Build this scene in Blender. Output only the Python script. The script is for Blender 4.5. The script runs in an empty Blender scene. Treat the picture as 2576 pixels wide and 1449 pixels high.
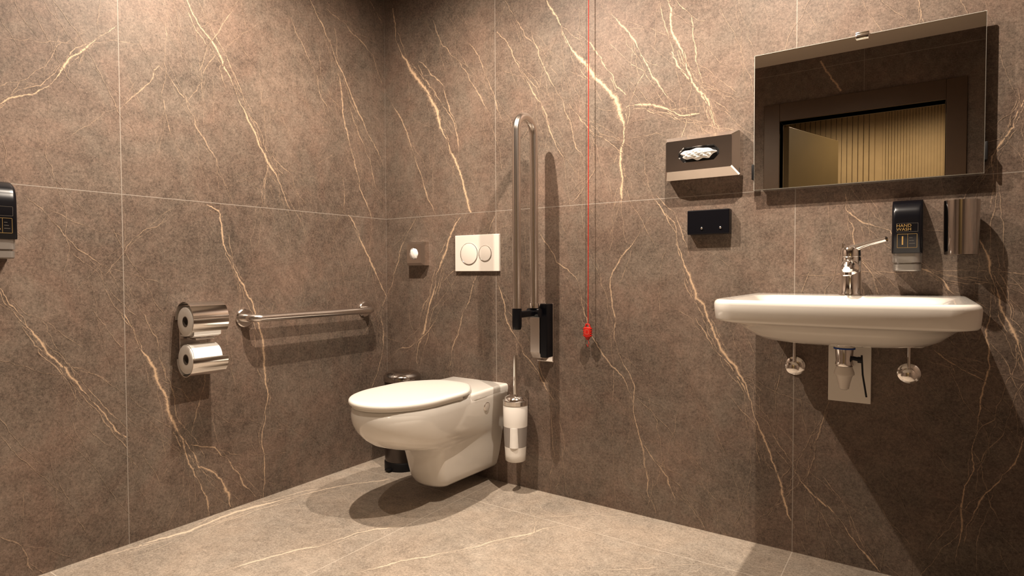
import bpy, bmesh, math, random
from mathutils import Vector, Matrix
random.seed(7)
scene=bpy.context.scene
COL=scene.collection
scene.view_settings.view_transform='Standard'
scene.view_settings.exposure=0.22
scene.view_settings.gamma=0.84

# ------------------------------------------------------------------ camera
CAM=Vector((2.23157,-2.12859,0.93321)); FPX=1495.28
yaw,pitch,roll=0.60142,-0.02769,-0.00387
fw=Vector((-math.sin(yaw)*math.cos(pitch),math.cos(yaw)*math.cos(pitch),math.sin(pitch)))
rt=Vector((math.cos(yaw),math.sin(yaw),0)); up=rt.cross(fw)
rt,up=rt*math.cos(roll)+up*math.sin(roll), -rt*math.sin(roll)+up*math.cos(roll)
cd=bpy.data.cameras.new("camera"); cam=bpy.data.objects.new("camera",cd); COL.objects.link(cam)
M=Matrix((rt,up,-fw)).transposed().to_4x4(); M.translation=CAM
cam.matrix_world=M; cd.lens=FPX/2576*36; cd.sensor_width=36; cd.clip_start=0.02
scene.camera=cam

def survey(px,py,ax):
    """tile-plane coordinates (metres) of a vein point measured on the reference"""
    d=fw+rt*((px-1288)/FPX)-up*((py-724.5)/FPX)
    s=-CAM[ax]/d[ax]
    return CAM+d*s, s

# ------------------------------------------------------------------ materials
def newmat(name):
    m=bpy.data.materials.new(name); m.use_nodes=True
    nt=m.node_tree; b=nt.nodes["Principled BSDF"]
    return m,nt,b
def N(nt,t,**k):
    n=nt.nodes.new(t)
    for a,v in k.items(): setattr(n,a,v)
    return n
def simple(name,col,rough=0.4,metal=0.0,spec=0.5,noise=0.06,scale=30,coat=0,trans=0,emit=None):
    m,nt,b=newmat(name)
    tc=N(nt,"ShaderNodeTexCoord"); no=N(nt,"ShaderNodeTexNoise"); no.inputs["Scale"].default_value=scale; no.inputs["Detail"].default_value=4
    nt.links.new(tc.outputs["Object"],no.inputs["Vector"])
    mx=N(nt,"ShaderNodeMix",data_type='RGBA')
    mx.inputs[6].default_value=(*[c*(1-noise) for c in col],1); mx.inputs[7].default_value=(*[min(1,c*(1+noise)) for c in col],1)
    nt.links.new(no.outputs["Fac"],mx.inputs[0]); nt.links.new(mx.outputs[2],b.inputs["Base Color"])
    b.inputs["Roughness"].default_value=rough; b.inputs["Metallic"].default_value=metal
    b.inputs["Specular IOR Level"].default_value=spec; b.inputs["Coat Weight"].default_value=coat
    b.inputs["Coat Roughness"].default_value=0.05
    b.inputs["Transmission Weight"].default_value=trans
    if emit: b.inputs["Emission Color"].default_value=(*emit[0],1); b.inputs["Emission Strength"].default_value=emit[1]
    return m
CER=simple("ceramic",(0.80,0.775,0.73),0.12,coat=0.5,noise=0.01)
SEAT=simple("seat_plastic",(0.82,0.795,0.75),0.22,noise=0.01)
PLATE=simple("white_plastic",(0.75,0.71,0.66),0.3,noise=0.01)
CHROME=simple("chrome",(0.94,0.92,0.90),0.11,1.0,noise=0.02)
DCHROME=simple("polished_steel",(0.84,0.80,0.77),0.17,1.0,noise=0.04)
STEEL=simple("satin_steel_tube",(0.78,0.74,0.71),0.24,1.0,noise=0.03)
PUMP=simple("grey_pump_plastic",(0.42,0.40,0.38),0.25,0.7,noise=0.04)
BLACK=simple("black_plastic",(0.005,0.005,0.008),0.28,noise=0.1)
MBLACK=simple("matte_black",(0.008,0.007,0.008),0.5,noise=0.1)
PAPER=simple("tissue_paper",(0.85,0.83,0.80),0.9,noise=0.04,scale=80)
CARD=simple("cardboard",(0.16,0.13,0.11),0.9,noise=0.1)
RED=simple("red_plastic",(0.46,0.025,0.015),0.4,noise=0.05)
PALERED=simple("pale_red_print",(0.7,0.20,0.15),0.5,noise=0.02)
GOLD=simple("gold_print",(0.36,0.24,0.09),0.5,noise=0.02)
WHITEP=simple("grey_print",(0.16,0.14,0.12),0.5,noise=0.02)
BLUE=simple("blue_gasket",(0.02,0.08,0.35),0.4)
MIRROR=simple("mirror_silver",(0.88,0.85,0.80),0.0,1.0,noise=0.0)
EDGE=simple("glass_edge",(0.65,0.66,0.62),0.15,0.3)
CEIL=simple("ceiling_paint",(0.84,0.77,0.68),0.9,noise=0.03)
DOORF=simple("dark_bronze_frame",(0.10,0.060,0.032),0.4,noise=0.1)
DOORL=simple("olive_door_laminate",(0.24,0.185,0.10),0.5,noise=0.06,scale=8)
SLAT=simple("oak_slats",(0.38,0.29,0.17),0.6,noise=0.12,scale=12)

def tile_mat(name,ha,hstep,h0,va,vstep,v0,dark,light,warm,veincol,rough,grout,vamp=2.1,jw=.0013,js=.75):
    m,nt,b=newmat(name); L=nt.links.new
    tc=N(nt,"ShaderNodeTexCoord")
    def noise(sc,det,ro,dist=0):
        n=N(nt,"ShaderNodeTexNoise"); n.inputs["Scale"].default_value=sc; n.inputs["Detail"].default_value=det
        n.inputs["Roughness"].default_value=ro; n.inputs["Distortion"].default_value=dist
        L(tc.outputs["Object"],n.inputs["Vector"]); return n.outputs["Fac"]
    def mth(op,a,bb=None,cl=False):
        n=N(nt,"ShaderNodeMath",operation=op); n.use_clamp=cl
        for i,v in enumerate((a,bb)):
            if v is None: continue
            if isinstance(v,(int,float)): n.inputs[i].default_value=v
            else: L(v,n.inputs[i])
        return n.outputs[0]
    n1=noise(2.2,6,0.6,0.3); n2=noise(24,10,0.8,0.1); n3=noise(110,9,0.9)
    s=mth('ADD',mth('ADD',mth('MULTIPLY',n1,0.26),mth('MULTIPLY',n2,0.32)),mth('MULTIPLY',n3,0.65))
    mr=N(nt,"ShaderNodeMapRange"); mr.inputs[1].default_value=0.495; mr.inputs[2].default_value=0.745
    L(s,mr.inputs[0])
    mx=N(nt,"ShaderNodeMix",data_type='RGBA'); mx.inputs[6].default_value=(*dark,1); mx.inputs[7].default_value=(*light,1)
    L(mr.outputs[0],mx.inputs[0])
    n4=noise(4.5,8,0.7,0.5)
    mr4=N(nt,"ShaderNodeMapRange"); mr4.inputs[1].default_value=0.38; mr4.inputs[2].default_value=0.62; L(n4,mr4.inputs[0])
    tint=N(nt,"ShaderNodeMix",data_type='RGBA'); tint.inputs[6].default_value=(1,1,1,1); tint.inputs[7].default_value=(*warm,1)
    L(mr4.outputs[0],tint.inputs[0])
    mul=N(nt,"ShaderNodeMix",data_type='RGBA',blend_type='MULTIPLY'); mul.inputs[0].default_value=1
    L(mx.outputs[2],mul.inputs[6]); L(tint.outputs[2],mul.inputs[7])
    n5=noise(250,4,0.85)
    sp=N(nt,"ShaderNodeMapRange"); sp.inputs[1].default_value=0.57; sp.inputs[2].default_value=0.70; sp.inputs[4].default_value=0.8; L(n5,sp.inputs[0])
    spk=N(nt,"ShaderNodeMix",data_type='RGBA'); spk.inputs[7].default_value=(*[c*1.4 for c in light],1)
    L(sp.outputs[0],spk.inputs[0]); L(mul.outputs[2],spk.inputs[6])
    n6=noise(190,5,0.8)
    dp=N(nt,"ShaderNodeMapRange"); dp.inputs[1].default_value=0.45; dp.inputs[2].default_value=0.34; dp.inputs[4].default_value=0.7; L(n6,dp.inputs[0])
    dk_=N(nt,"ShaderNodeMix",data_type='RGBA'); dk_.inputs[7].default_value=(*[c*.55 for c in dark],1)
    L(dp.outputs[0],dk_.inputs[0]); L(spk.outputs[2],dk_.inputs[6])
    # veins
    uv=N(nt,"ShaderNodeUVMap",uv_map="vein"); sx=N(nt,"ShaderNodeSeparateXYZ"); L(uv.outputs[0],sx.inputs[0])
    nv=noise(75,8,0.78,0.5)
    u=mth('ADD',sx.outputs[0],mth('MULTIPLY',mth('SUBTRACT',nv,0.5),vamp))
    mv=N(nt,"ShaderNodeMapRange",interpolation_type='SMOOTHSTEP'); mv.inputs[1].default_value=0.22; mv.inputs[2].default_value=0.98; L(u,mv.inputs[0])
    gate=N(nt,"ShaderNodeMapRange"); gate.inputs[1].default_value=0.0; gate.inputs[2].default_value=0.22; L(sx.outputs[0],gate.inputs[0])
    fac=mth('MULTIPLY',mth('MULTIPLY',mv.outputs[0],sx.outputs[1]),gate.outputs[0])
    vm=N(nt,"ShaderNodeMix",data_type='RGBA'); vm.inputs[7].default_value=(*veincol,1)
    L(fac,vm.inputs[0]); L(dk_.outputs[2],vm.inputs[6])
    sp3=N(nt,"ShaderNodeSeparateXYZ"); L(tc.outputs["Object"],sp3.inputs[0])
    def joint(ax,step,o):
        q=mth('ADD',mth('DIVIDE',mth('SUBTRACT',sp3.outputs[ax],o),step),0.5)
        q=mth('SUBTRACT',mth('FRACT',mth('ADD',q,50.0)),0.5)
        return mth('LESS_THAN',mth('MULTIPLY',mth('ABSOLUTE',q),step),jw)
    j=mth('MAXIMUM',joint(ha,hstep,h0),joint(va,vstep,v0))
    gm=N(nt,"ShaderNodeMix",data_type='RGBA'); gm.inputs[7].default_value=(*grout,1)
    L(mth('MULTIPLY',j,js),gm.inputs[0]); L(vm.outputs[2],gm.inputs[6])
    L(gm.outputs[2],b.inputs["Base Color"])
    b.inputs["Roughness"].default_value=rough; b.inputs["Specular IOR Level"].default_value=0.3
    return m
WD,WL,WW=(0.060,0.047,0.038),(0.300,0.243,0.198),(1.02,0.92,0.895)
VC=(0.60,0.445,0.31)
GR=(0.38,0.34,0.30)
T_LEFT=tile_mat("brown_marble_tile_side",1,1.2096,0.0,2,1.2,1.2,WD,WL,WW,VC,0.5,GR)
T_BACK=tile_mat("brown_marble_tile_back",0,1.2074,0.6859,2,1.2,1.2,WD,WL,WW,VC,0.5,GR)
T_FLOOR=tile_mat("grey_marble_floor_tile",0,1.2074,0.6859,1,1.2,-0.235,(0.20,0.175,0.148),(0.62,0.55,0.475),(1.0,0.96,0.93),(0.84,0.71,0.57),0.36,(0.74,0.68,0.60),1.3,.0014,.6)

# ------------------------------------------------------------------ mesh helpers
def mesh_obj(name,bm,mat,smooth=True,angle=40):
    me=bpy.data.meshes.new(name)
    bmesh.ops.recalc_face_normals(bm,faces=bm.faces)
    if smooth:
        for f in bm.faces: f.smooth=True
        for e in bm.edges:
            if len(e.link_faces)==2 and e.calc_face_angle(0)>math.radians(angle): e.smooth=False
    bm.to_mesh(me); bm.free()
    me.materials.append(mat)
    o=bpy.data.objects.new(name,me); COL.objects.link(o); return o
def thing(name,loc,label,cat,group=None):
    e=bpy.data.objects.new(name,None); e.location=loc; e.empty_display_size=0.05; COL.objects.link(e)
    e["label"]=label; e["category"]=cat
    if group: e["group"]=group
    return e
def part(parent,name,bm,mat,smooth=True,label=None,angle=40):
    base=Vector((0,0,0)); q=parent
    while q is not None: base+=q.location; q=q.parent
    bmesh.ops.translate(bm,verts=bm.verts,vec=-base)
    o=mesh_obj(name,bm,mat,smooth,angle); o.parent=parent
    if label: o["label"]=label
    return o
def box(bm,x0,x1,y0,y1,z0,z1,bev=0.0,seg=3):
    r=bmesh.ops.create_cube(bm,size=1); vs=r["verts"]
    for v in vs:
        v.co=Vector(((x0+x1)/2+v.co.x*(x1-x0),(y0+y1)/2+v.co.y*(y1-y0),(z0+z1)/2+v.co.z*(z1-z0)))
    if bev>0:
        es=list({e for v in vs for e in v.link_edges})
        bmesh.ops.bevel(bm,geom=es,offset=bev,segments=seg,affect='EDGES',profile=0.5)
    return bm
def B(): return bmesh.new()
def loft(bm,rings,cap0=True,cap1=True,closed=True):
    vr=[[bm.verts.new(p) for p in r] for r in rings]
    n=len(vr[0])
    for a,b in zip(vr,vr[1:]):
        for i in range(n if closed else n-1):
            j=(i+1)%n
            bm.faces.new((a[i],a[j],b[j],b[i]))
    if cap0: bm.faces.new(vr[0])
    if cap1: bm.faces.new(vr[-1])
    return bm
def lathe(bm,c,axis,prof,seg=40,cap0=True,cap1=True):
    """prof: list of (distance along axis, radius)"""
    a=Vector(axis).normalized(); t=Vector((0,0,1)) if abs(a.z)<0.9 else Vector((1,0,0))
    u=a.cross(t).normalized(); v=a.cross(u)
    rings=[[Vector(c)+a*d+(u*math.cos(2*math.pi*i/seg)+v*math.sin(2*math.pi*i/seg))*max(r,0.0002) for i in range(seg)] for d,r in prof]
    return loft(bm,rings,cap0,cap1)
def tube(bm,pts,r,seg=20,caps=True):
    pts=[Vector(p) for p in pts]; n=len(pts); rings=[]
    T=[(pts[min(i+1,n-1)]-pts[max(i-1,0)]).normalized() for i in range(n)]
    ref=Vector((0,0,1)) if abs(T[0].z)<0.9 else Vector((1,0,0))
    u=T[0].cross(ref).normalized()
    for i in range(n):
        u=(u-T[i]*u.dot(T[i])).normalized(); v=T[i].cross(u)
        rr=r[i] if isinstance(r,(list,tuple)) else r
        rings.append([pts[i]+(u*math.cos(2*math.pi*k/seg)+v*math.sin(2*math.pi*k/seg))*rr for k in range(seg)])
    return loft(bm,rings,caps,caps)
def fillet(pts,rad,n=10):
    pts=[Vector(p) for p in pts]; out=[pts[0]]
    for i in range(1,len(pts)-1):
        a,b,c=pts[i-1],pts[i],pts[i+1]; d1=(a-b).normalized(); d2=(c-b).normalized()
        ang=d1.angle(d2); t=rad/math.tan(ang/2); p1=b+d1*t; p2=b+d2*t
        cen=b+(d1+d2).normalized()*(rad/math.sin(ang/2))
        v1=p1-cen; v2=p2-cen; full=v1.angle(v2)
        for k in range(n+1):
            s=k/n; out.append(cen+(v1*math.sin((1-s)*full)+v2*math.sin(s*full))/math.sin(full))
    out.append(pts[-1]); return out
def rrect(cx,cy,hx,hy,rf,rb,z,bow=0.0,k=8,m=8):
    """rounded rectangle ring in plan, front is -y"""
    pts=[]
    cs=[(cx+hx-rb,cy+hy-rb,rb,0),(cx-hx+rb,cy+hy-rb,rb,90),(cx-hx+rf,cy-hy+rf,rf,180),(cx+hx-rf,cy-hy+rf,rf,270)]
    for i,(x,y,r,a0) in enumerate(cs):
        arc=[(x+r*math.cos(math.radians(a0+90*q/k)),y+r*math.sin(math.radians(a0+90*q/k))) for q in range(k+1)]
        pts+=arc
        x2,y2,r2,a2=cs[(i+1)%4]
        nx,ny=x2+r2*math.cos(math.radians(a2)),y2+r2*math.sin(math.radians(a2))
        lx,ly=arc[-1]
        pts+=[(lx+(nx-lx)*q/m,ly+(ny-ly)*q/m) for q in range(1,m)]
    out=[]
    for x,y in pts:
        if bow and y<cy: y-=bow*(1-((x-cx)/hx)**2)*min(1,(cy-y)/hy)
        out.append(Vector((x,y,z)))
    return out

# ------------------------------------------------------------------ room shell with veined tiles
def wander(pts,amp):
    for _ in range(4):
        out=[pts[0]]
        for a,b in zip(pts,pts[1:]):
            d=b-a; L=d.length
            if L<.006: out.append(b); continue
            nrm=Vector((-d.y,d.x))/max(L,1e-6)
            out+=[(a+b)/2+nrm*random.gauss(0,amp)*L,b]
        pts=out
    return pts
class Tiled:
    def __init__(s,ax,bounds,sign): s.ax=ax; s.rib=[]; s.b=bounds; s.sign=sign
    def to3(s,p,off):
        if s.ax==0: return Vector((off,p.x,p.y))
        if s.ax==1: return Vector((p.x,-off,p.y))
        return Vector((p.x,p.y,off))
    def vein(s,pts,w,strength,amp=0.048,taper=True):
        pts=wander(pts,amp); s.rib.append((pts,w,strength,taper)); return pts
    def photo(s,text,sub=True):
        mains=[]
        for row in text.strip().split("\n"):
            v=list(map(float,row.split())); w=v[0]; st=v[1]; pts=[]; sc=0
            for k in range(2,len(v),2):
                q,t=survey(v[k],v[k+1],s.ax); sc+=t
                pts.append(Vector((q[1],q[2])) if s.ax==0 else Vector((q[0],q[2])) if s.ax==1 else Vector((q[0],q[1])))
            sc/=len(pts); wm=w*sc/1495
            mains.append((pts,w,wm,st))
        for pts,w,wm,st in mains:
            if sub:
                for _ in range(int(5+w/2)):   # thin companion strands
                    i=random.randrange(len(pts)-1); f=random.random()
                    a=pts[i].lerp(pts[i+1],f); d=(pts[i+1]-pts[i]).normalized()
                    if random.random()<.25: d=-d
                    an=math.radians(random.choice([-1,1])*random.uniform(4,32)); d=Vector((d.x*math.cos(an)-d.y*math.sin(an),d.x*math.sin(an)+d.y*math.cos(an)))
                    L=random.uniform(.06,.36); mid=a+d*L*0.5+Vector((random.gauss(0,.008),random.gauss(0,.008)))
                    s.vein([a,mid,a+d*L],random.uniform(.0016,.0028),st*random.uniform(.35,.8))
                if w>=8:
                    for _ in range(4):
                        o=Vector((random.gauss(0,wm*1.0),random.gauss(0,wm*1.0)))
                        i0=random.randrange(0,max(1,len(pts)//2)); i1=min(len(pts),i0+random.randint(3,6))
                        seg=[p+o+Vector((random.gauss(0,wm*.6),random.gauss(0,wm*.3))) for p in pts[i0:i1]]
                        if len(seg)>1: s.vein(seg,wm*.3,st*.7)
        for pts,w,wm,st in mains: s.vein(pts,wm*.92,st)
    def hair(s,n,h0,h1,v0,v1,ang,spread,st=(.25,.6)):
        for _ in range(n):
            p=Vector((random.uniform(h0,h1),random.uniform(v0,v1))); a=math.radians(random.gauss(ang,spread))
            L=random.uniform(.12,.6); q=[p]
            for k in range(4):
                a+=math.radians(random.gauss(0,8)); p=p+Vector((math.cos(a),math.sin(a)))*L/4; q.append(p)
            s.vein(q,random.uniform(.0013,.0024),random.uniform(*st))
    def build(s,bm):
        uvl=bm.loops.layers.uv.new("vein")
        for f in bm.faces:
            for l in f.loops: l[uvl].uv=(0,0)
        lo=s.b; US=(0,.42,1,.42,0); OF=(-1,-.36,0,.36,1)
        for i,(pts,w,st,taper) in enumerate(s.rib):
            off=0.00012+0.0000007*i
            n=len(pts); rows=[]
            for k,p in enumerate(pts):
                a=pts[max(k-2,0)]; b=pts[min(k+2,n-1)]; d=(b-a).normalized(); nn=Vector((-d.y,d.x))
                t=k/(n-1); ww=w*(0.7+0.35*math.sin(t*11+i)+0.25*math.sin(t*27+2*i)+random.uniform(-.1,.1))
                ww=max(ww,.0011)
                if taper: ww*=min(1,0.35+4*min(t,1-t))
                tr=[]
                for o_ in OF:
                    q=p+nn*ww*o_
                    q=Vector((min(max(q.x,lo[0]),lo[1]),min(max(q.y,lo[2]),lo[3])))
                    tr.append(bm.verts.new(s.to3(q,off+.000004*(k%5))))
                rows.append(tr)
            for r0,r1 in zip(rows,rows[1:]):
                for c in range(4):
                    try: f=bm.faces.new((r0[c],r0[c+1],r1[c+1],r1[c]))
                    except ValueError: continue
                    us={r0[c]:US[c],r0[c+1]:US[c+1],r1[c+1]:US[c+1],r1[c]:US[c]}
                    for l in f.loops: l[uvl].uv=(us[l.vert],st)
def structure(name,bm,mat):
    me=bpy.data.meshes.new(name); bm.to_mesh(me); bm.free(); me.materials.append(mat)
    o=bpy.data.objects.new(name,me); COL.objects.link(o); o["kind"]="structure"; return o

RX,RY,CZ=2.85,-2.80,2.48
LT=Tiled(0,(RY+.005,-.002,.002,CZ-.002),1)
LT.photo("""8 .85 470 0 505 70 560 155 590 220 620 290 650 360 672 405 695 440 715 490 728 525
3 .6 672 405 668 450 665 520
3 .5 655 355 690 400 735 440 752 495
7 .9 290 68 230 108 185 140 150 185 80 238 30 245 0 262
3 .6 235 100 190 120 130 190 60 225
4 .55 300 275 345 235 385 195 400 165 430 200 470 255 500 330 545 400 585 510
3 .4 470 255 510 190 540 140 530 110
6 .8 780 0 815 70 835 120 870 205 905 290 940 360 965 420
5 .6 820 20 870 60 905 100 940 140 960 210
6 .8 830 100 855 200 865 300 880 360 900 440 935 550
4 .6 870 240 900 330 930 400 945 470
4 .6 930 0 945 30 962 60
3 .5 840 60 850 150 880 250 915 330
8 .9 520 515 550 530 560 600 580 650 600 700 640 780 660 850 668 950 668 1050 665 1180 662 1250
7 .9 875 540 900 580 930 650 955 710 972 745
8 .9 0 725 60 800 115 880 175 945 230 1010 275 1060 318 1100
11 .95 313 790 350 870 390 930 415 990 440 1070 475 1125 500 1175 560 1215 575 1240 580 1275
6 .8 440 1070 470 1150 500 1210 520 1250 525 1300
5 .8 480 1118 540 1125 580 1165 610 1215 645 1250
4 .6 515 940 500 1020 480 1100
3 .5 60 490 110 530 160 590 220 640 275 680 300 720
5 .7 972 745 958 790 965 840 960 900 935 975
3 .5 340 760 380 830 400 900 420 960
3 .5 410 245 415 280 430 340
4 .5 0 1350 50 1370 70 1420 90 1449
3 .5 310 640 335 600 395 570 420 540
3 .6 862 450 866 500 862 535
3 .5 690 380 665 450 663 515
3 .5 600 0 560 60 520 120 500 180
3 .5 720 20 760 110 800 200 830 290""")
LT.hair(140,-1.9,-.05,.1,2.35,-62,24,(.15,.5))
bm=B(); box(bm,-.12,0,RY,.12,-.1,CZ+.1); LT.build(bm); structure("wall_left",bm,T_LEFT)

BT=Tiled(1,(.002,RX-.002,.002,CZ-.002),-1)
BT.photo("""15 1 988 20 995 100 1030 170 1075 230 1100 280 1125 350 1145 400 1165 460 1185 535
5 .7 975 240 1010 300 1035 370 1060 440 1095 540
4 .6 1085 40 1110 110 1150 150 1200 230 1235 290
4 .6 1180 110 1215 170 1245 250 1262 300
5 .7 1250 80 1290 140 1330 210 1375 290 1400 370 1420 400
4 .5 1270 0 1320 90 1370 130
16 1 1375 0 1400 40 1430 110 1480 170 1520 215 1552 260 1570 320 1566 365 1560 410 1566 450 1565 500
8 .9 1575 270 1620 263 1680 275 1710 290 1760 285
6 .85 1535 30 1580 80 1610 130 1640 190 1680 250
9 .95 1680 0 1690 80 1720 140 1740 200 1780 250 1790 300
8 .9 1690 130 1715 180 1750 215 1800 320
4 .7 1700 0 1740 40 1750 150 1770 210
4 .6 1430 260 1460 300 1500 340 1560 380
3 .5 1300 160 1350 220 1390 330
4 .6 1320 60 1360 150 1400 230 1440 330 1470 400
9 .9 1160 545 1130 600 1110 660 1095 720 1075 790 1060 850 1050 915
4 .7 1200 690 1180 760 1160 810 1140 870 1130 930
4 .6 1245 545 1215 610 1200 690
4 .7 1045 550 1010 620 990 690 975 740
10 .95 1650 505 1690 570 1720 660 1750 750 1800 850 1850 920 1890 1010 1910 1080 1940 1150 1965 1220 1990 1310
5 .75 1640 540 1600 600 1560 650 1535 700 1540 770 1545 850 1570 920 1595 990 1605 1080 1625 1180 1650 1290
5 .75 1250 700 1270 790 1310 870 1360 950 1390 1010
4 .7 1360 590 1400 660 1450 700 1470 790 1510 880 1580 980 1600 1030
5 .8 1750 800 1800 880 1870 970 1890 1010
3 .5 1395 960 1390 1100 1385 1230
4 .6 2085 1010 2060 1090 2030 1200
6 .9 1998 1185 2050 1250 2140 1350 2215 1440
5 .9 2490 720 2480 850 2490 920 2460 1050 2445 1130 2440 1200 2420 1330 2405 1420
5 .9 2576 1100 2540 1180 2480 1240 2430 1330
10 .95 2460 590 2490 680 2520 780 2560 860 2576 920
8 .8 2576 250 2550 320 2510 370 2495 420
5 .8 2125 485 2130 530 2170 560 2240 580 2260 620
4 .7 2130 530 2150 620 2210 740
6 .8 2290 670 2350 690 2400 740
5 .7 2350 880 2420 930 2480 960
4 .7 2310 0 2315 60
5 .7 1620 1120 1680 1200 1700 1260
3 .6 2000 1180 1960 1120 1900 1040
4 .6 1350 870 1375 960 1395 1010
4 .7 1100 800 1050 860 1000 880
3 .5 1500 420 1470 470 1440 510""")
BT.hair(200,.05,2.45,.05,2.35,-66,20,(.15,.5))
bm=B(); box(bm,0,RX+.12,0,.12,-.1,CZ+.1); BT.build(bm); structure("wall_back",bm,T_BACK)

FT=Tiled(2,(.002,RX-.002,RY+.002,-.002),1)
FT.photo("""17 .9 110 1425 320 1385 480 1335 640 1275 760 1245 900 1215 980 1205
11 .8 540 1445 650 1410 800 1375 900 1340 1010 1325
9 .75 900 1440 1010 1410 1150 1385 1300 1350 1420 1320
4 .6 1380 1300 1590 1300
9 .6 180 1415 250 1400 370 1370 470 1345
4 .6 1300 1360 1340 1345 1360 1300
4 .6 1450 1445 1620 1430 1800 1420
4 .6 1890 1425 1990 1440""")
FT.hair(24,.1,2.3,-1.6,-.1,160,18,(.2,.5))
bm=B(); box(bm,-.12,RX+.12,RY-1.8,.12,-.1,0); FT.build(bm); structure("floor",bm,T_FLOOR)

bm=B(); box(bm,-.12,RX+.12,RY-1.8,.12,CZ,CZ+.1); structure("ceiling",bm,CEIL)
bm=B(); box(bm,RX,RX+.12,RY,0,0,CZ); bm.loops.layers.uv.new("vein"); structure("wall_right",bm,T_LEFT)
# rear wall with doorway 1.35..2.36 x 2.05
DX0,DX1,DZ=1.35,2.36,2.05
bm=B(); box(bm,0,DX0,RY-.12,RY,0,CZ); box(bm,DX1,RX,RY-.12,RY,0,CZ); box(bm,DX0,DX1,RY-.12,RY,DZ,CZ)
uvl=bm.loops.layers.uv.new("vein")
def rear_vein(pts,w,st):
    pts=wander([Vector(p) for p in pts],.07); rows=[]
    for k,p in enumerate(pts):
        d=(pts[min(k+1,len(pts)-1)]-pts[max(k-1,0)]).normalized(); nn=Vector((-d.y,d.x))*w
        rows.append([bm.verts.new((q.x,RY+.0003,q.y)) for q in (p-nn,p,p+nn)])
    for r0,r1 in zip(rows,rows[1:]):
        for c in (0,1):
            f=bm.faces.new((r0[c],r0[c+1],r1[c+1],r1[c])); us={r0[c]:c,r0[c+1]:1-c,r1[c+1]:1-c,r1[c]:c}
            for l in f.loops: l[uvl].uv=(us[l.vert],st)
rear_vein([(1.62,2.45),(1.66,2.36),(1.72,2.27),(1.75,2.21)],.012,.9)
rear_vein([(1.0,2.3),(1.1,1.9),(1.2,1.4)],.008,.9); rear_vein([(2.6,2.4),(2.66,2.0),(2.75,1.5)],.008,.8)
rear_vein([(.7,2.2),(.85,1.8),(1.0,1.5),(1.1,1.1)],.012,.9); rear_vein([(.3,2.0),(.5,1.5),(.55,1.0)],.010,.9)
structure("wall_rear",bm,T_BACK)
bm=B()
fw_=.11
box(bm,DX0-fw_,DX0,RY-.14,RY+.018,0,DZ+.13,.003); box(bm,DX1,DX1+fw_,RY-.14,RY+.018,0,DZ+.13,.003)
box(bm,DX0,DX1,RY-.14,RY+.018,DZ,DZ+.13,.003)
structure("trim_1",bm,DOORF)
bm=B(); box(bm,0,.83,-.022,.022,.01,DZ-.01,.002)
o=structure("door_1",bm,DOORL); o.location=(DX0+.015,RY-.17,0); o.rotation_euler=(0,0,math.radians(-72))
# corridor shell: two ribbed panels with a dark joint between them
bm=B(); box(bm,-.12,RX+.12,RY-1.66,RY-1.55,0,CZ)
for i in range(46):
    x=.9+i*.0445
    if x<1.87: box(bm,x,x+.039,RY-1.55,RY-1.537,0,CZ-.02)
for i in range(40):
    x=1.94+i*.0225
    box(bm,x,x+.0190,RY-1.55,RY-1.5415,0,CZ-.02)
structure("wall_corridor",bm,SLAT)
bm=B(); box(bm,RX,RX+.12,RY-1.54,RY-.12,0,CZ); structure("wall_corridor_end",bm,DOORL)
bm=B(); box(bm,-.12,0,RY-1.54,RY-.12,0,CZ); structure("wall_corridor_start",bm,DOORL)

# ------------------------------------------------------------------ toilet
TX=.586
def tring(z,yf,hw,yc,hwb,yb=0.0004,fe=2.0):
    pts=[]
    for i in range(9):
        t=i/8; y=yb+(yc-yb)*t; s=t*t*(3-2*t); pts.append((hwb+(hw-hwb)*s,y))
    for i in range(1,32):
        a=math.pi*i/32; c,s_=math.cos(a),math.sin(a)
        pts.append((hw*math.copysign(abs(c)**(2/fe),c),yc+(yf-yc)*abs(s_)**(2/fe)))
    for i in range(9):
        t=1-i/8; y=yb+(yc-yb)*t; s=t*t*(3-2*t); pts.append((-(hwb+(hw-hwb)*s),y))
    for i in range(1,6): pts.append((-hwb+2*hwb*i/6,yb))
    return [Vector((TX+x,y,z)) for x,y in pts]
toilet=thing("toilet",(TX,0,0.06),"white ceramic wall-hung toilet with closed lid","toilet")
R=[(.430,-.655,.155,-.46,.140),(.434,-.670,.170,-.47,.152),(.428,-.684,.179,-.47,.160),(.40,-.689,.182,-.47,.160),(.37,-.683,.180,-.47,.157),(.34,-.667,.175,-.46,.153),(.31,-.640,.166,-.45,.148),(.285,-.605,.154,-.44,.144),(.268,-.56,.141,-.43,.140),(.256,-.51,.129,-.41,.137),(.246,-.455,.119,-.38,.134),(.228,-.420,.111,-.36,.130),(.19,-.404,.106,-.35,.124),(.14,-.394,.100,-.34,.115),(.10,-.384,.094,-.33,.105),(.08,-.374,.088,-.32,.098),(.068,-.36,.080,-.31,.089),(.062,-.33,.062,-.29,.074)]
bm=B(); loft(bm,[tring(*r) for r in R]); part(toilet,"bowl",bm,CER,angle=70)
bm=B()
dk=[]
base=[(.1612,0.0004),(.1618,-.06),(.1640,-.12),(.1680,-.18),(.1725,-.24),(.172,-.285),(.160,-.305),(.12,-.318),(.06,-.32)]
for z,ins in ((.415,0.0),(.432,.0),(.438,.002),(.4415,.006),(.4428,.014)):
    r_=[(x-ins,y+(ins if y<-.29 else 0)) for x,y in base]
    dk.append([Vector((TX+x,y,z)) for x,y in r_]+[Vector((TX-x,y,z)) for x,y in reversed(r_)])
loft(bm,dk); part(toilet,"rear_deck",bm,CER,angle=60)
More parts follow.
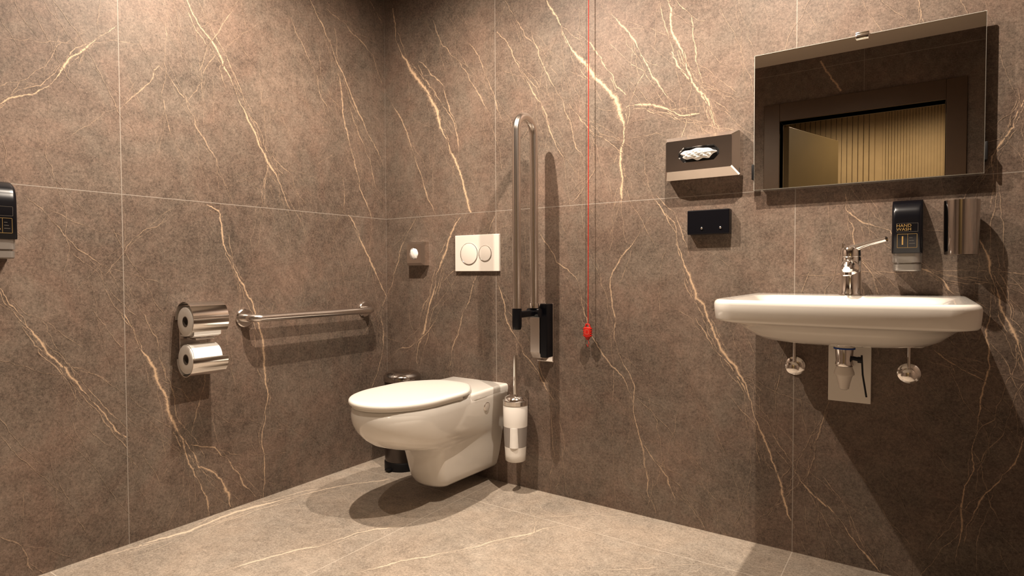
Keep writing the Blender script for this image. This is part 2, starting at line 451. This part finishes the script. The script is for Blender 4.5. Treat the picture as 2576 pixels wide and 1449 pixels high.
def lidring(z,ins,yb0=-.168):
    yb,yc,yf=yb0-ins,-.46,-.70+ins
    hw=.187-ins
    side=[(.0,.058),(.007,.082),(.024,.104),(.05,.127),(.08,.150),(.11,.169),(.14,.181),(.18,.1865),(.28,.187)]
    side=[(d,max(.04,x-ins)) for d,x in side]
    pts=[(x,yb-d) for d,x in side]
    for i in range(1,31):
        a=math.pi*i/31; pts.append((hw*math.cos(a),yc+(yf-yc)*math.sin(a)))
    for d,x in reversed(side): pts.append((-x,yb-d))
    hb=side[0][1]
    for i in range(1,6): pts.append((hb*-1+2*hb*i/6,yb+.003))
    return [Vector((TX+x,y,z)) for x,y in pts]
bm=B()
sr=[]
for z in (.4342,.4442):
    hw=.176; ring=[]
    for i in range(0,33):
        a=math.pi*i/32; ring.append(Vector((TX+hw*math.cos(a),-.46-.228*math.sin(a),z)))
    ring+=[Vector((TX-hw,-.33,z)),Vector((TX+hw,-.33,z))]
    sr.append(ring)
loft(bm,sr); part(toilet,"seat",bm,SEAT,label="white seat under the lid")
bm=B(); loft(bm,[lidring(.4446,.004),lidring(.4462,.0005),lidring(.452,-.001),lidring(.458,.0),lidring(.4620,.003),lidring(.4636,.007),lidring(.4644,.015),lidring(.4648,.04)]); part(toilet,"lid",bm,SEAT,angle=60)
bm=B(); lathe(bm,(TX+.158,-.16,.372),(1,-.05,-.1),[(0,.019),(.0085,.019),(.0105,.017),(.011,.006)],28); part(toilet,"bolt_cover",bm,STEEL,label="small round bolt cover")

# ------------------------------------------------------------------ washbasin
SX=2.060
basin=thing("washbasin",(SX,0,.72),"white ceramic wall-hung washbasin with broad rim","sink")
rings=[]
cy=-.274
for hx,yf,z,bow in ((.11,.33,.737,0),(.165,.395,.739,.01),(.195,.43,.746,.015),(.217,.462,.760,.018),(.235,.49,.778,.018),(.250,.512,.792,.018)):
    hy=(yf-.03)/2; rings.append(rrect(SX,-.03-hy,hx,hy,.11,.04,z,bow))
for ins,z in ((.016,.799),(.004,.8025),(.001,.808),(-.001,.83),(-.002,.846),(.0,.853),(.004,.857),(.009,.8585)):
    rings.append(rrect(SX,cy,.284-ins,.2742-ins,.060,.010,z,.024))
for hx,y0,y1,z,r in ((.256,.145,.535,.8582,.06),(.246,.155,.524,.8565,.06),(.224,.178,.500,.846,.07),(.19,.21,.47,.812,.08),(.14,.25,.42,.772,.08),(.03,.30,.35,.757,.02)):
    rings.append(rrect(SX,-(y0+y1)/2,hx,(y1-y0)/2,r,r,z,.018))
bm=B(); loft(bm,rings); part(basin,"bowl",bm,CER,angle=50)
for dx in (-.165,.165):
    bm=B(); lathe(bm,(SX+dx,-.28,.748),(0,0,-1),[(0,.022),(.010,.022),(.014,.016)],24); part(basin,"foot",bm,CER)

# faucet
FX,FY=2.060,-.075
fau=thing("faucet",(FX,FY,.859),"chrome single-lever basin faucet with long handle","faucet")
bm=B(); lathe(bm,(FX,FY,.8592),(0,0,1),[(0,.032),(.004,.032),(.007,.0295),(.05,.0285),(.085,.028),(.112,.028),(.115,.026)],36); part(fau,"body",bm,CHROME)
bm=B(); sp=[(FX,FY-.005,.938),(FX,FY-.05,.946),(FX,FY-.09,.946),(FX,FY-.118,.940),(FX,FY-.126,.936)]; tube(bm,sp,[.024,.021,.019,.0165,.009],24)
part(fau,"spout",bm,CHROME)
bm=B(); lathe(bm,(FX,FY-.108,.932),(0,-.15,-1),[(0,.011),(.014,.0115),(.016,.009)],24); part(fau,"aerator",bm,CHROME)
bm=B(); lathe(bm,(FX,FY,.9745),(0,0,1),[(0,.0275),(.018,.027),(.026,.023),(.030,.010)],32)
tube(bm,[(FX,FY,.994),(FX+.02,FY-.012,1.002),(FX+.055,FY-.03,1.013),(FX+.092,FY-.048,1.022)],[.014,.010,.008,.0075],16)
tube(bm,[(FX-.021,FY,.984),(FX-.021,FY,1.012)],.0055,14); part(fau,"lever",bm,CHROME)

# drain trap
trap=thing("drain_trap",(2.054,-.001,.52),"white plastic drain trap with wall cover plate","drain")
bm=B(); box(bm,1.995,2.112,-.010,0.0004,.521,.735,.002); part(trap,"wall_plate",bm,SEAT,False,label="flat white cover plate")
tx,ty=2.050,-.125
bm=B(); lathe(bm,(tx,ty,.735),(0,0,-1),[(0,.024),(.02,.024),(.022,.027),(.03,.027)],30); part(trap,"outlet",bm,PLATE)
bm=B(); lathe(bm,(tx,ty,.7045),(0,0,-1),[(0,.0285),(.004,.0285)],30); part(trap,"gasket",bm,BLUE,label="thin blue gasket ring")
bm=B(); lathe(bm,(tx,ty,.700),(0,0,-1),[(0,.024),(.035,.022),(.045,.024),(.050,.022)],30); part(trap,"chrome_collar",bm,CHROME,label="chrome collar")
bm=B(); lathe(bm,(tx,ty,.649),(0,0,-1),[(0,.021),(.018,.027),(.024,.027),(.028,.022),(.05,.016),(.066,.013),(.07,.008)],30); part(trap,"cup",bm,PLATE)
bm=B(); tube(bm,[(tx,ty+.015,.64),(tx,-.011,.64)],.014,20); part(trap,"wall_pipe",bm,PLATE)
bm=B(); tube(bm,[(tx+.02,ty,.675),(tx+.045,ty-.01,.672)],.006,12); tube(bm,[(tx+.045,ty-.01,.686),(tx+.048,ty-.01,.63),(tx+.058,ty-.01,.565)],.0025,10); lathe(bm,(tx+.035,ty-.01,.672),(1,0,0),[(0,.009),(.012,.009)],16)
part(trap,"pull_rod",bm,MBLACK,label="thin black pop-up linkage rod")

# angle valves
for i,(vx,vz) in enumerate(((1.898,.621),(2.208,.625))):
    v=thing("angle_valve",(vx,0,vz),"round chrome angle valve under the washbasin","valve","chrome angle valves under the washbasin")
    bm=B(); lathe(bm,(vx,0.0004,vz),(0,-1,0),[(0,.030),(.003,.030),(.008,.024),(.010,.012)],36); part(v,"rosette",bm,CHROME)
    bm=B(); lathe(bm,(vx,-.011,vz),(0,-1,0),[(0,.011),(.022,.011),(.024,.017),(.036,.019),(.046,.019),(.050,.012)],28); part(v,"knob",bm,CHROME)
    bm=B(); tube(bm,[(vx,-.022,vz+.009),(vx,-.022,vz+.05),(vx,-.024,.752)],.0045,12); part(v,"supply_pipe",bm,CHROME)

# ------------------------------------------------------------------ mirror
mir=thing("mirror",(2.073,0,1.200),"frameless rectangular wall mirror with chrome clips","mirror")
bm=B(); box(bm,1.772,2.374,-.036,-.0305,1.199,1.642); part(mir,"backing_glass",bm,EDGE,False,label="mirror glass with pale edge")
bm=B(); box(bm,1.7735,2.3725,-.0372,-.0362,1.2010,1.6405); part(mir,"mirror_pane",bm,MIRROR,False,label="reflective mirror pane")
bm=B(); box(bm,1.80,2.35,-.030,0.0004,1.212,1.63,.003); part(mir,"wall_mount",bm,MBLACK,False,label="dark mounting board")
for x0,x1,z0,z1 in ((2.062,2.098,1.629,1.645),):
    bm=B(); box(bm,x0,x1,-.045,-.0375,z0,z1,.0025); box(bm,x0,x1,-.045,-.001,z1-.002,z1+.004,.0015); part(mir,"clip",bm,CHROME)
for x0,x1 in ((1.766,1.7725),(2.3745,2.381)):
    bm=B(); box(bm,x0,x1,-.043,-.001,1.235,1.285,.0015); part(mir,"side_clip",bm,MBLACK,label="black side clip")

# ------------------------------------------------------------------ tissue dispenser
tis=thing("tissue_dispenser",(1.60,0,1.255),"polished steel wall tissue dispenser with octagonal opening","dispenser")
x0,x1,z0,z1=1.472,1.730,1.255,1.405
def cham(cx,cz,hx,hz,c,y):
    return [Vector((cx+a,y,cz+b)) for a,b in ((-hx+c,-hz),(hx-c,-hz),(hx,-hz+c),(hx,hz-c),(hx-c,hz),(-hx+c,hz),(-hx,hz-c),(-hx,-hz+c))]
cx,cz,hx,hz=(x0+x1)/2,(z0+z1)/2,(x1-x0)/2,(z1-z0)/2
bm=B()
oc=(cx-.002,cz+.006)
rings=[cham(cx,cz,hx,hz,.004,.0004),cham(cx,cz,hx,hz,.004,-.044),cham(cx-.004,cz+.005,hx-.016,hz-.022,.004,-.072),cham(oc[0],oc[1],.070,.026,.018,-.0725),cham(oc[0],oc[1],.067,.023,.017,-.066)]
loft(bm,rings,True,False)
bmesh.ops.bevel(bm,geom=[e for e in bm.edges if len(e.link_faces)==2 and e.calc_face_angle(0)>math.radians(20)],offset=.0015,segments=2,affect='EDGES')
part(tis,"case",bm,DCHROME,True,angle=25)
bm=B(); loft(bm,[cham(oc[0],oc[1],.069,.025,.018,-.0655),cham(oc[0],oc[1],.069,.025,.018,-.0645)]); part(tis,"opening",bm,MBLACK,False,label="dark octagonal opening")
bm=B(); bmesh.ops.create_icosphere(bm,subdivisions=5,radius=1)
for v in bm.verts:
    p=v.co.copy(); a=math.atan2(p.z,p.x)
    w=1+.06*math.sin(5*a+1)+.03*math.sin(11*a)+.05*math.sin(p.x*7+p.z*5)
    fold=1+.16*math.sin(p.x*14+p.z*9)+.10*math.sin(p.x*6-p.z*21)
    v.co=Vector((oc[0]+p.x*.058*w-.002,-.074+p.y*.014*w*fold,oc[1]-.001+p.z*.019*w*(1+.12*math.sin(p.x*9+2))))
part(tis,"tissue",bm,PAPER,label="white tissue tuft",angle=180)

# black wall hook panel
hk=thing("hook_panel",(1.62,0,1.06),"black rectangular wall box with two small pins","wall box")
bm=B(); box(bm,1.548,1.693,-.032,0.0004,1.061,1.146,.003); part(hk,"case",bm,BLACK,False)
for x in (1.600,1.664):
    bm=B(); lathe(bm,(x,-.032,1.082),(0,-1,0),[(0,.0035),(.004,.0035),(.005,.002)],16); part(hk,"pin",bm,CHROME,label="tiny chrome pin")

# ------------------------------------------------------------------ flush plate
fl=thing("flush_plate",(.586,0,.935),"white dual-flush plate with two round buttons","flush plate")
bm=B(); box(bm,.462,.710,-.013,0.0004,.935,1.099,.002); part(fl,"plate",bm,PLATE,False)
for x,r in ((.545,.050),(.636,.036)):
    bm=B(); lathe(bm,(x,-.013,1.014),(0,-1,0),[(0,r),(.002,r),(.0025,r-.002),(.0015,r-.003),(.0015,.001)],48,True,True)
    part(fl,"button_ring",bm,DCHROME,label="thin chrome ring")
    bm=B(); lathe(bm,(x,-.0146,1.014),(0,-1,0),[(0,r-.003),(.0012,r-.0035),(.0016,r-.005)],48); part(fl,"button",bm,PLATE,label="white round flush button")

# sanitary bag dispenser
sb=thing("bag_dispenser",(.2325,0,.966),"small square polished steel bag dispenser with round opening","dispenser")
bm=B()
def sq(cx,cz,h,y,n=32,round_=False,r=0):
    out=[]
    for i in range(n):
        a=2*math.pi*i/n+math.pi/4; c,s_=math.cos(a),math.sin(a)
        if round_: out.append(Vector((cx+r*c,y,cz+r*s_)))
        else:
            m=max(abs(c),abs(s_)); out.append(Vector((cx+h*c/m,y,cz+h*s_/m)))
    return out
cx,cz=.2325,1.021
loft(bm,[sq(cx,cz,.0565,.0004),sq(cx,cz,.0565,-.030),sq(cx,cz,.045,-.045),sq(cx,cz,0,-.045,round_=True,r=.028),sq(cx,cz,0,-.040,round_=True,r=.026)],True,False)
part(sb,"case",bm,DCHROME,False)
bm=B(); bmesh.ops.create_icosphere(bm,subdivisions=3,radius=1)
for v in bm.verts:
    p=v.co; k=1+.06*math.sin(9*p.x+4*p.z)+.05*math.sin(13*p.z)
    v.co=Vector((cx+p.x*.026*k,-.042+p.y*.010*k,cz+p.z*.026*k))
part(sb,"bag_tuft",bm,PAPER,label="crumpled white bag tuft",angle=180)

# ------------------------------------------------------------------ folding grab rail
RXX=.942
rail=thing("folding_grab_rail",(RXX,0,.556),"polished steel fold-up grab rail beside the toilet","grab rail")
bm=B(); box(bm,.905,.985,-.012,0.0004,.556,.802,.004); part(rail,"wall_plate",bm,DCHROME,False)
bm=B(); box(bm,.950,.984,-.060,-.012,.580,.800,.004); part(rail,"side_cover",bm,BLACK,False,label="black side cover")
bm=B()
prof=[(-.012,.802),(-.056,.802),(-.062,.79),(-.062,.60),(-.045,.575),(-.012,.560)]
loft(bm,[[Vector((x,y,z)) for y,z in prof] for x in (.905,.9495)]); part(rail,"mount",bm,STEEL,False)
bm=B(); y1,y2=-.090,-.216
pts=[(RXX,y1,.80)]+[(RXX,(y1+y2)/2+(y1-y2)/2*math.cos(math.pi*i/20),1.478+.063*math.sin(math.pi*i/20)) for i in range(21)]+[(RXX,y2,.79)]
tube(bm,pts,.0165,24); part(rail,"rail",bm,STEEL)
bm=B(); tube(bm,[(RXX,y2,.789),(RXX,y2,.72),(RXX,y2,.708)],[.0185,.0185,.015],24); part(rail,"end_cap",bm,BLACK,label="black plastic end cap")
bm=B(); box(bm,RXX-.012,RXX+.012,y2+.014,-.064,.752,.778,.005); lathe(bm,(RXX-.028,-.09,.765),(1,0,0),[(0,.019),(.056,.019)],28); part(rail,"hinge",bm,BLACK,label="black hinge bracket")
bm=B(); lathe(bm,(RXX-.033,-.09,.765),(1,0,0),[(0,.010),(.005,.012)],20); lathe(bm,(RXX,y1,.785),(0,0,1),[(0,.0195),(.02,.0195)],24); part(rail,"hinge_pin",bm,CHROME)

# ------------------------------------------------------------------ wall grab bar
gb=thing("grab_bar",(0,-.46,.72),"polished steel grab bar with round flanges","grab bar")
ya,yb_=-.775,-.152; gz=.752
bm=B(); tube(bm,fillet([(.006,ya,gz),(.072,ya,gz),(.072,yb_,gz),(.006,yb_,gz)],.035,10),.0155,24); part(gb,"bar",bm,STEEL)
for y in (ya,yb_):
    bm=B(); lathe(bm,(-.0004,y,gz),(1,0,0),[(0,.037),(.007,.037),(.011,.033),(.012,.018)],40); part(gb,"flange",bm,DCHROME)

# ------------------------------------------------------------------ double paper holder
ph=thing("paper_holder",(0,-.98,.57),"chrome double toilet paper holder with curved hoods","paper holder")
py0,py1=-1.043,-.920
bm=B(); box(bm,-.0004,.008,py0+.01,py1-.01,.585,.81,.003); part(ph,"back_plate",bm,DCHROME,False)
def hood(cz,r,a0,a1,name):
    bm=B(); rings=[]
    n=28
    for k in range(n+1):
        a=math.radians(a0+(a1-a0)*k/n)
        ro,ri=r,r-.0025
        c,s_=math.cos(a),math.sin(a)
        rings.append([Vector((.068+ro*c,py0-.002,cz+ro*s_)),Vector((.068+ro*c,py1+.004,cz+ro*s_)),Vector((.068+ri*c,py1+.004,cz+ri*s_)),Vector((.068+ri*c,py0-.002,cz+ri*s_))])
    loft(bm,rings); part(ph,name,bm,CHROME,angle=50)
hood(.764,.0665,182,-38,"hood")
hood(.618,.059,178,372,"tray")
bm=B(); box(bm,.02,.085,py0+.03,py1-.02,.690,.698,.003); part(ph,"middle_arm",bm,DCHROME,False)
for i,(cz,r) in enumerate(((.758,.052),(.622,.052))):
    rl=thing("toilet_paper_roll",(.068,py0,cz-r),"white toilet paper roll in the chrome holder","toilet paper","toilet paper rolls in the holder")
    bm=B(); rings=[]
    for d,rr in ((0.002,.019),(0.0,r-.002),(.002,r),(.108,r),(.11,r-.002),(.11,.019),(0.002,.019)):
        rings.append([Vector((.068+rr*math.cos(2*math.pi*k/40),py0+d,cz+rr*math.sin(2*math.pi*k/40))) for k in range(40)])
    loft(bm,rings,False,False)
    if i==1:
        sh=[]
        for k in range(14):
            a=math.radians(125-12*k); rr=r+.0015
            sh.append([Vector((.068+rr*math.cos(a),py0+.004,cz+rr*math.sin(a))),Vector((.068+rr*math.cos(a),py0+.106,cz+rr*math.sin(a))),Vector((.068+(rr+.001)*math.cos(a),py0+.106,cz+(rr+.001)*math.sin(a))),Vector((.068+(rr+.001)*math.cos(a),py0+.004,cz+(rr+.001)*math.sin(a)))])
        loft(bm,sh)
    else:
        sh=[]
        for x,z in ((.119,.755),(.121,.73),(.119,.71),(.102,.703),(.087,.704)):
            sh.append([Vector((x,py0+.006,z)),Vector((x,py0+.104,z)),Vector((x-.001,py0+.104,z)),Vector((x-.001,py0+.006,z))])
        loft(bm,sh)
    part(rl,"paper",bm,PAPER,angle=60)
    bm=B(); rings=[]
    for d,rr in ((.001,.0185),(.110,.0185),(.110,.0165),(.001,.0165),(.001,.0185)):
        rings.append([Vector((.068+rr*math.cos(2*math.pi*k/32),py0+d,cz+rr*math.sin(2*math.pi*k/32))) for k in range(32)])
    loft(bm,rings,False,False); part(rl,"core",bm,CARD,label="brown cardboard core")

# ------------------------------------------------------------------ pump soap dispensers
def textmesh(body,size,depth=.0004):
    cu=bpy.data.curves.new("lettering",'FONT'); cu.body=body; cu.size=size; cu.extrude=depth; cu.align_x='CENTER'; cu.align_y='CENTER'; cu.space_line=.85; cu.resolution_u=3
    o=bpy.data.objects.new("tmp",cu); COL.objects.link(o)
    dg=bpy.context.evaluated_depsgraph_get(); dg.update()
    me=bpy.data.meshes.new_from_object(o.evaluated_get(dg)); bm=bmesh.new(); bm.from_mesh(me)
    bpy.data.objects.remove(o); bpy.data.curves.remove(cu); bpy.data.meshes.remove(me); return bm
def frame2d(bm,cx,cz,hw,hh,t,y):
    for a,b,c,d in ((-hw,hw,hh-t,hh),(-hw,hw,-hh,-hh+t),(-hw,-hw+t,-hh,hh),(hw-t,hw,-hh,hh)):
        box(bm,cx+a,cx+b,y-.0004,y,cz+c,cz+d)
def soap(loc,rotz,label,num,words):
    e=thing("soap_dispenser",loc,label,"soap dispenser","black wall soap dispensers")
    e.rotation_euler=(0,0,rotz); e.location=(0,0,0)
    hw=.0375
    bm=B(); k=[]
    for z,yf in ((.052,.078),(.054,.080),(.15,.080),(.17,.078),(.185,.070),(.195,.058),(.203,.040),(.207,.028)):
        k.append(rrect(0,-yf/2-.001,hw,yf/2,.010,.002,z))
    loft(bm,k); part(e,"body",bm,BLACK,angle=50)
    bm=B(); k=[]
    for z,yf,h in ((.0,.066,.033),(.003,.070,.035),(.020,.070,.035),(.021,.064,.032),(.024,.064,.032),(.025,.072,.036),(.0515,.072,.036)):
        k.append(rrect(0,-yf/2-.003,h,yf/2,.020,.002,z))
    loft(bm,k); part(e,"pump_base",bm,PUMP,label="chrome pump section at the bottom",angle=30)
    y=-.0812
    bm=B(); frame2d(bm,0,.087,.024,.020,.0008,y); box(bm,.001,.0017,y-.0004,y,.068,.106); part(e,"number_frame",bm,GOLD,False,label="gold printed frame")
    bm=textmesh(num,.036); bmesh.ops.transform(bm,matrix=Matrix.Translation((-.011,y,.0865))@Matrix.Rotation(math.pi/2,4,'X'),verts=bm.verts); part(e,"number",bm,GOLD,False,label="gold numeral "+num)
    bm=B()
    for j in range(3): box(bm,.005,.019-.003*j,y-.0004,y,.079+.008*j,.0800+.008*j)
    part(e,"small_print",bm,WHITEP,False,label="tiny grey print lines")
    if words:
        bm=textmesh(words,.0125); bmesh.ops.transform(bm,matrix=Matrix.Translation((-.008,y,.125))@Matrix.Rotation(math.pi/2,4,'X'),verts=bm.verts); part(e,"lettering",bm,GOLD,False,label="gold lettering")
        bm=B(); frame2d(bm,0,.125,.026,.0125,.0006,y); part(e,"word_frame",bm,WHITEP,False,label="thin frame")
    else:
        bm=B(); frame2d(bm,0,.125,.026,.0125,.0006,y); part(e,"word_frame",bm,WHITEP,False,label="thin grey frame")
    e.location=loc; return e
soap((2.200,0,.930),0,"black soap dispenser with gold numeral 1, above washbasin","1","HAND\nWASH")
d2=soap((0,-1.553,.976),math.pi/2,"black soap dispenser with gold numeral 2, bare marble wall","2",None)
d2.scale=(1,1,1.08)

# chrome cup on wall
cup=thing("wall_cup",(2.325,0,.972),"open chrome cylinder cup mounted on the wall","cup")
bm=B(); lathe(bm,(2.325,-.062,.974),(0,0,1),[(0,.034),(.002,.0385),(.02,.040),(.148,.0415),(.151,.0415),(.151,.0400),(.01,.037)],48,True,True); part(cup,"cup",bm,simple("dark_chrome",(0.60,0.57,0.55),0.10,1.0,noise=.03),angle=50)
bm=B(); box(bm,2.310,2.340,-.022,0.0004,1.02,1.10,.003); part(cup,"bracket",bm,CHROME,False)

# ------------------------------------------------------------------ red alarm cord
cord=thing("alarm_pull_cord",(1.158,-.04,.67),"red emergency pull cord with small red handle","pull cord")
bm=B(); tube(bm,[(1.158,-.030,CZ-.001),(1.158,-.032,1.6),(1.158,-.036,.735)],.0017,8)
tube(bm,[(1.158,-.036,.735),(1.154,-.038,.72)],.0017,8); part(cord,"cord",bm,RED)
bm=B(); kx,ky,kz=1.158,-.040,.694
box(bm,kx-.015,kx+.015,ky-.007,ky+.007,kz-.020,kz+.020,.004)
for dz in (-.013,-.004,.005,.014): box(bm,kx-.0185,kx+.0185,ky-.0055,ky+.0055,kz+dz-.0025,kz+dz+.0025,.0012,2)
tube(bm,[(kx-.011,ky,kz+.016),(kx-.006,ky,kz+.031),(kx+.006,ky,kz+.031),(kx+.011,ky,kz+.016)],.0035,12)
lathe(bm,(kx,ky,kz-.018),(0,0,-1),[(0,.011),(.008,.008),(.013,.004)],20)
part(cord,"handle",bm,RED)
bm=B(); frame2d(bm,kx,kz+.001,.008,.009,.0012,ky-.0072); part(cord,"handle_emblem",bm,PALERED,False,label="pale square outline emblem")
bm=B(); tube(bm,[(kx+.002,ky,kz-.030),(kx+.008,ky-.004,kz-.045),(kx+.002,ky,kz-.058),(kx-.004,ky,kz-.048)],.0012,8); part(cord,"cord_tail",bm,RED)

# ------------------------------------------------------------------ toilet brush
BX,BY=.842,-.082
br=thing("toilet_brush",(BX,BY,.143),"white wall-mounted toilet brush holder with chrome top","toilet brush")
m,nt,bs=newmat("frosted_white_glass"); L=nt.links.new
tc=N(nt,"ShaderNodeTexCoord"); sx=N(nt,"ShaderNodeSeparateXYZ"); L(tc.outputs["Object"],sx.inputs[0])
cr=N(nt,"ShaderNodeValToRGB"); cr.color_ramp.interpolation='CONSTANT'
mrr=N(nt,"ShaderNodeMapRange"); mrr.inputs[1].default_value=0; mrr.inputs[2].default_value=.235; L(sx.outputs[2],mrr.inputs[0]); L(mrr.outputs[0],cr.inputs[0])
el=cr.color_ramp.elements; el[0].position=0; el[0].color=(.80,.77,.73,1); el[1].position=.26; el[1].color=(.34,.31,.29,1)
e3=el.new(.62); e3.color=(.82,.79,.75,1)
L(cr.outputs[0],bs.inputs["Base Color"]); bs.inputs["Roughness"].default_value=.12
bm=B(); lathe(bm,(BX,BY,.143),(0,0,1),[(0,.040),(.003,.043),(.03,.044),(.09,.048),(.16,.051),(.232,.052),(.236,.050)],48); part(br,"container",bm,m,angle=50)
bm=B(); lathe(bm,(BX,BY,.3795),(0,0,1),[(0,.0535),(.016,.0535),(.018,.048),(.030,.044),(.036,.030),(.040,.012)],48); part(br,"top_cap",bm,CHROME,angle=50)
bm=B(); tube(bm,[(BX,BY,.4195),(BX,BY,.50),(BX,BY,.585)],[.0085,.0085,.0095],20); part(br,"handle",bm,CHROME)
bm=B(); box(bm,BX-.012,BX+.012,-.0295,0.0004,.372,.392,.002); part(br,"wall_bracket",bm,CHROME,False)
bm=B(); lathe(bm,(BX+.012,BY-.0245,.205),(0,0,1),[(0,.0238),(.083,.0258)],32); part(br,"brush_head",bm,PAPER,label="white bristles seen inside")

# ------------------------------------------------------------------ pedal bin
bx,by=.198,-.096
bn=thing("pedal_bin",(bx,by,0),"small steel pedal bin with black base","trash bin")
bm=B(); lathe(bm,(bx,by,.0),(0,0,1),[(0,.086),(.035,.086),(.04,.083)],48); part(bn,"base",bm,MBLACK)
bm=B(); lathe(bm,(bx,by,.0415),(0,0,1),[(0,.083),(.375,.083)],48); part(bn,"body",bm,simple("dark_steel",(0.16,0.14,0.13),0.3,1.0))
bm=B(); lathe(bm,(bx,by,.418),(0,0,1),[(0,.088),(.022,.088),(.026,.085),(.036,.076),(.044,.055),(.048,.02)],48); part(bn,"lid",bm,simple("lid_chrome",(0.55,0.52,0.50),0.12,1.0),angle=50)
bm=B(); box(bm,bx-.015,bx+.015,by-.105,by-.084,.006,.016,.003); part(bn,"pedal",bm,MBLACK,False)

# ------------------------------------------------------------------ lights
def spot(name,loc,p,size=150,blend=1.0,col=(1,.88,.75),r=.012):
    l=bpy.data.lights.new(name,'SPOT'); l.energy=p; l.spot_size=math.radians(size); l.spot_blend=blend; l.color=col; l.shadow_soft_size=r
    o=bpy.data.objects.new(name,l); o.location=loc; COL.objects.link(o); return o
spot("ceiling_spot_toilet",(.80,-.92,CZ-.04),158,168,.8)
spot("ceiling_spot_basin",(1.768,-.78,CZ-.04),138,168,.85)
spot("ceiling_spot_entry",(.70,-1.55,CZ-.04),50,95)
spot("corridor_spot",(1.5,RY-.75,CZ-.04),32,165,.6,(1,.84,.62))
spot("corridor_spot",(2.3,RY-.75,CZ-.04),32,165,.6,(1,.84,.62))
w=bpy.data.worlds.new("world"); scene.world=w; w.use_nodes=True
w.node_tree.nodes["Background"].inputs[0].default_value=(.03,.02,.015,1); w.node_tree.nodes["Background"].inputs[1].default_value=.3
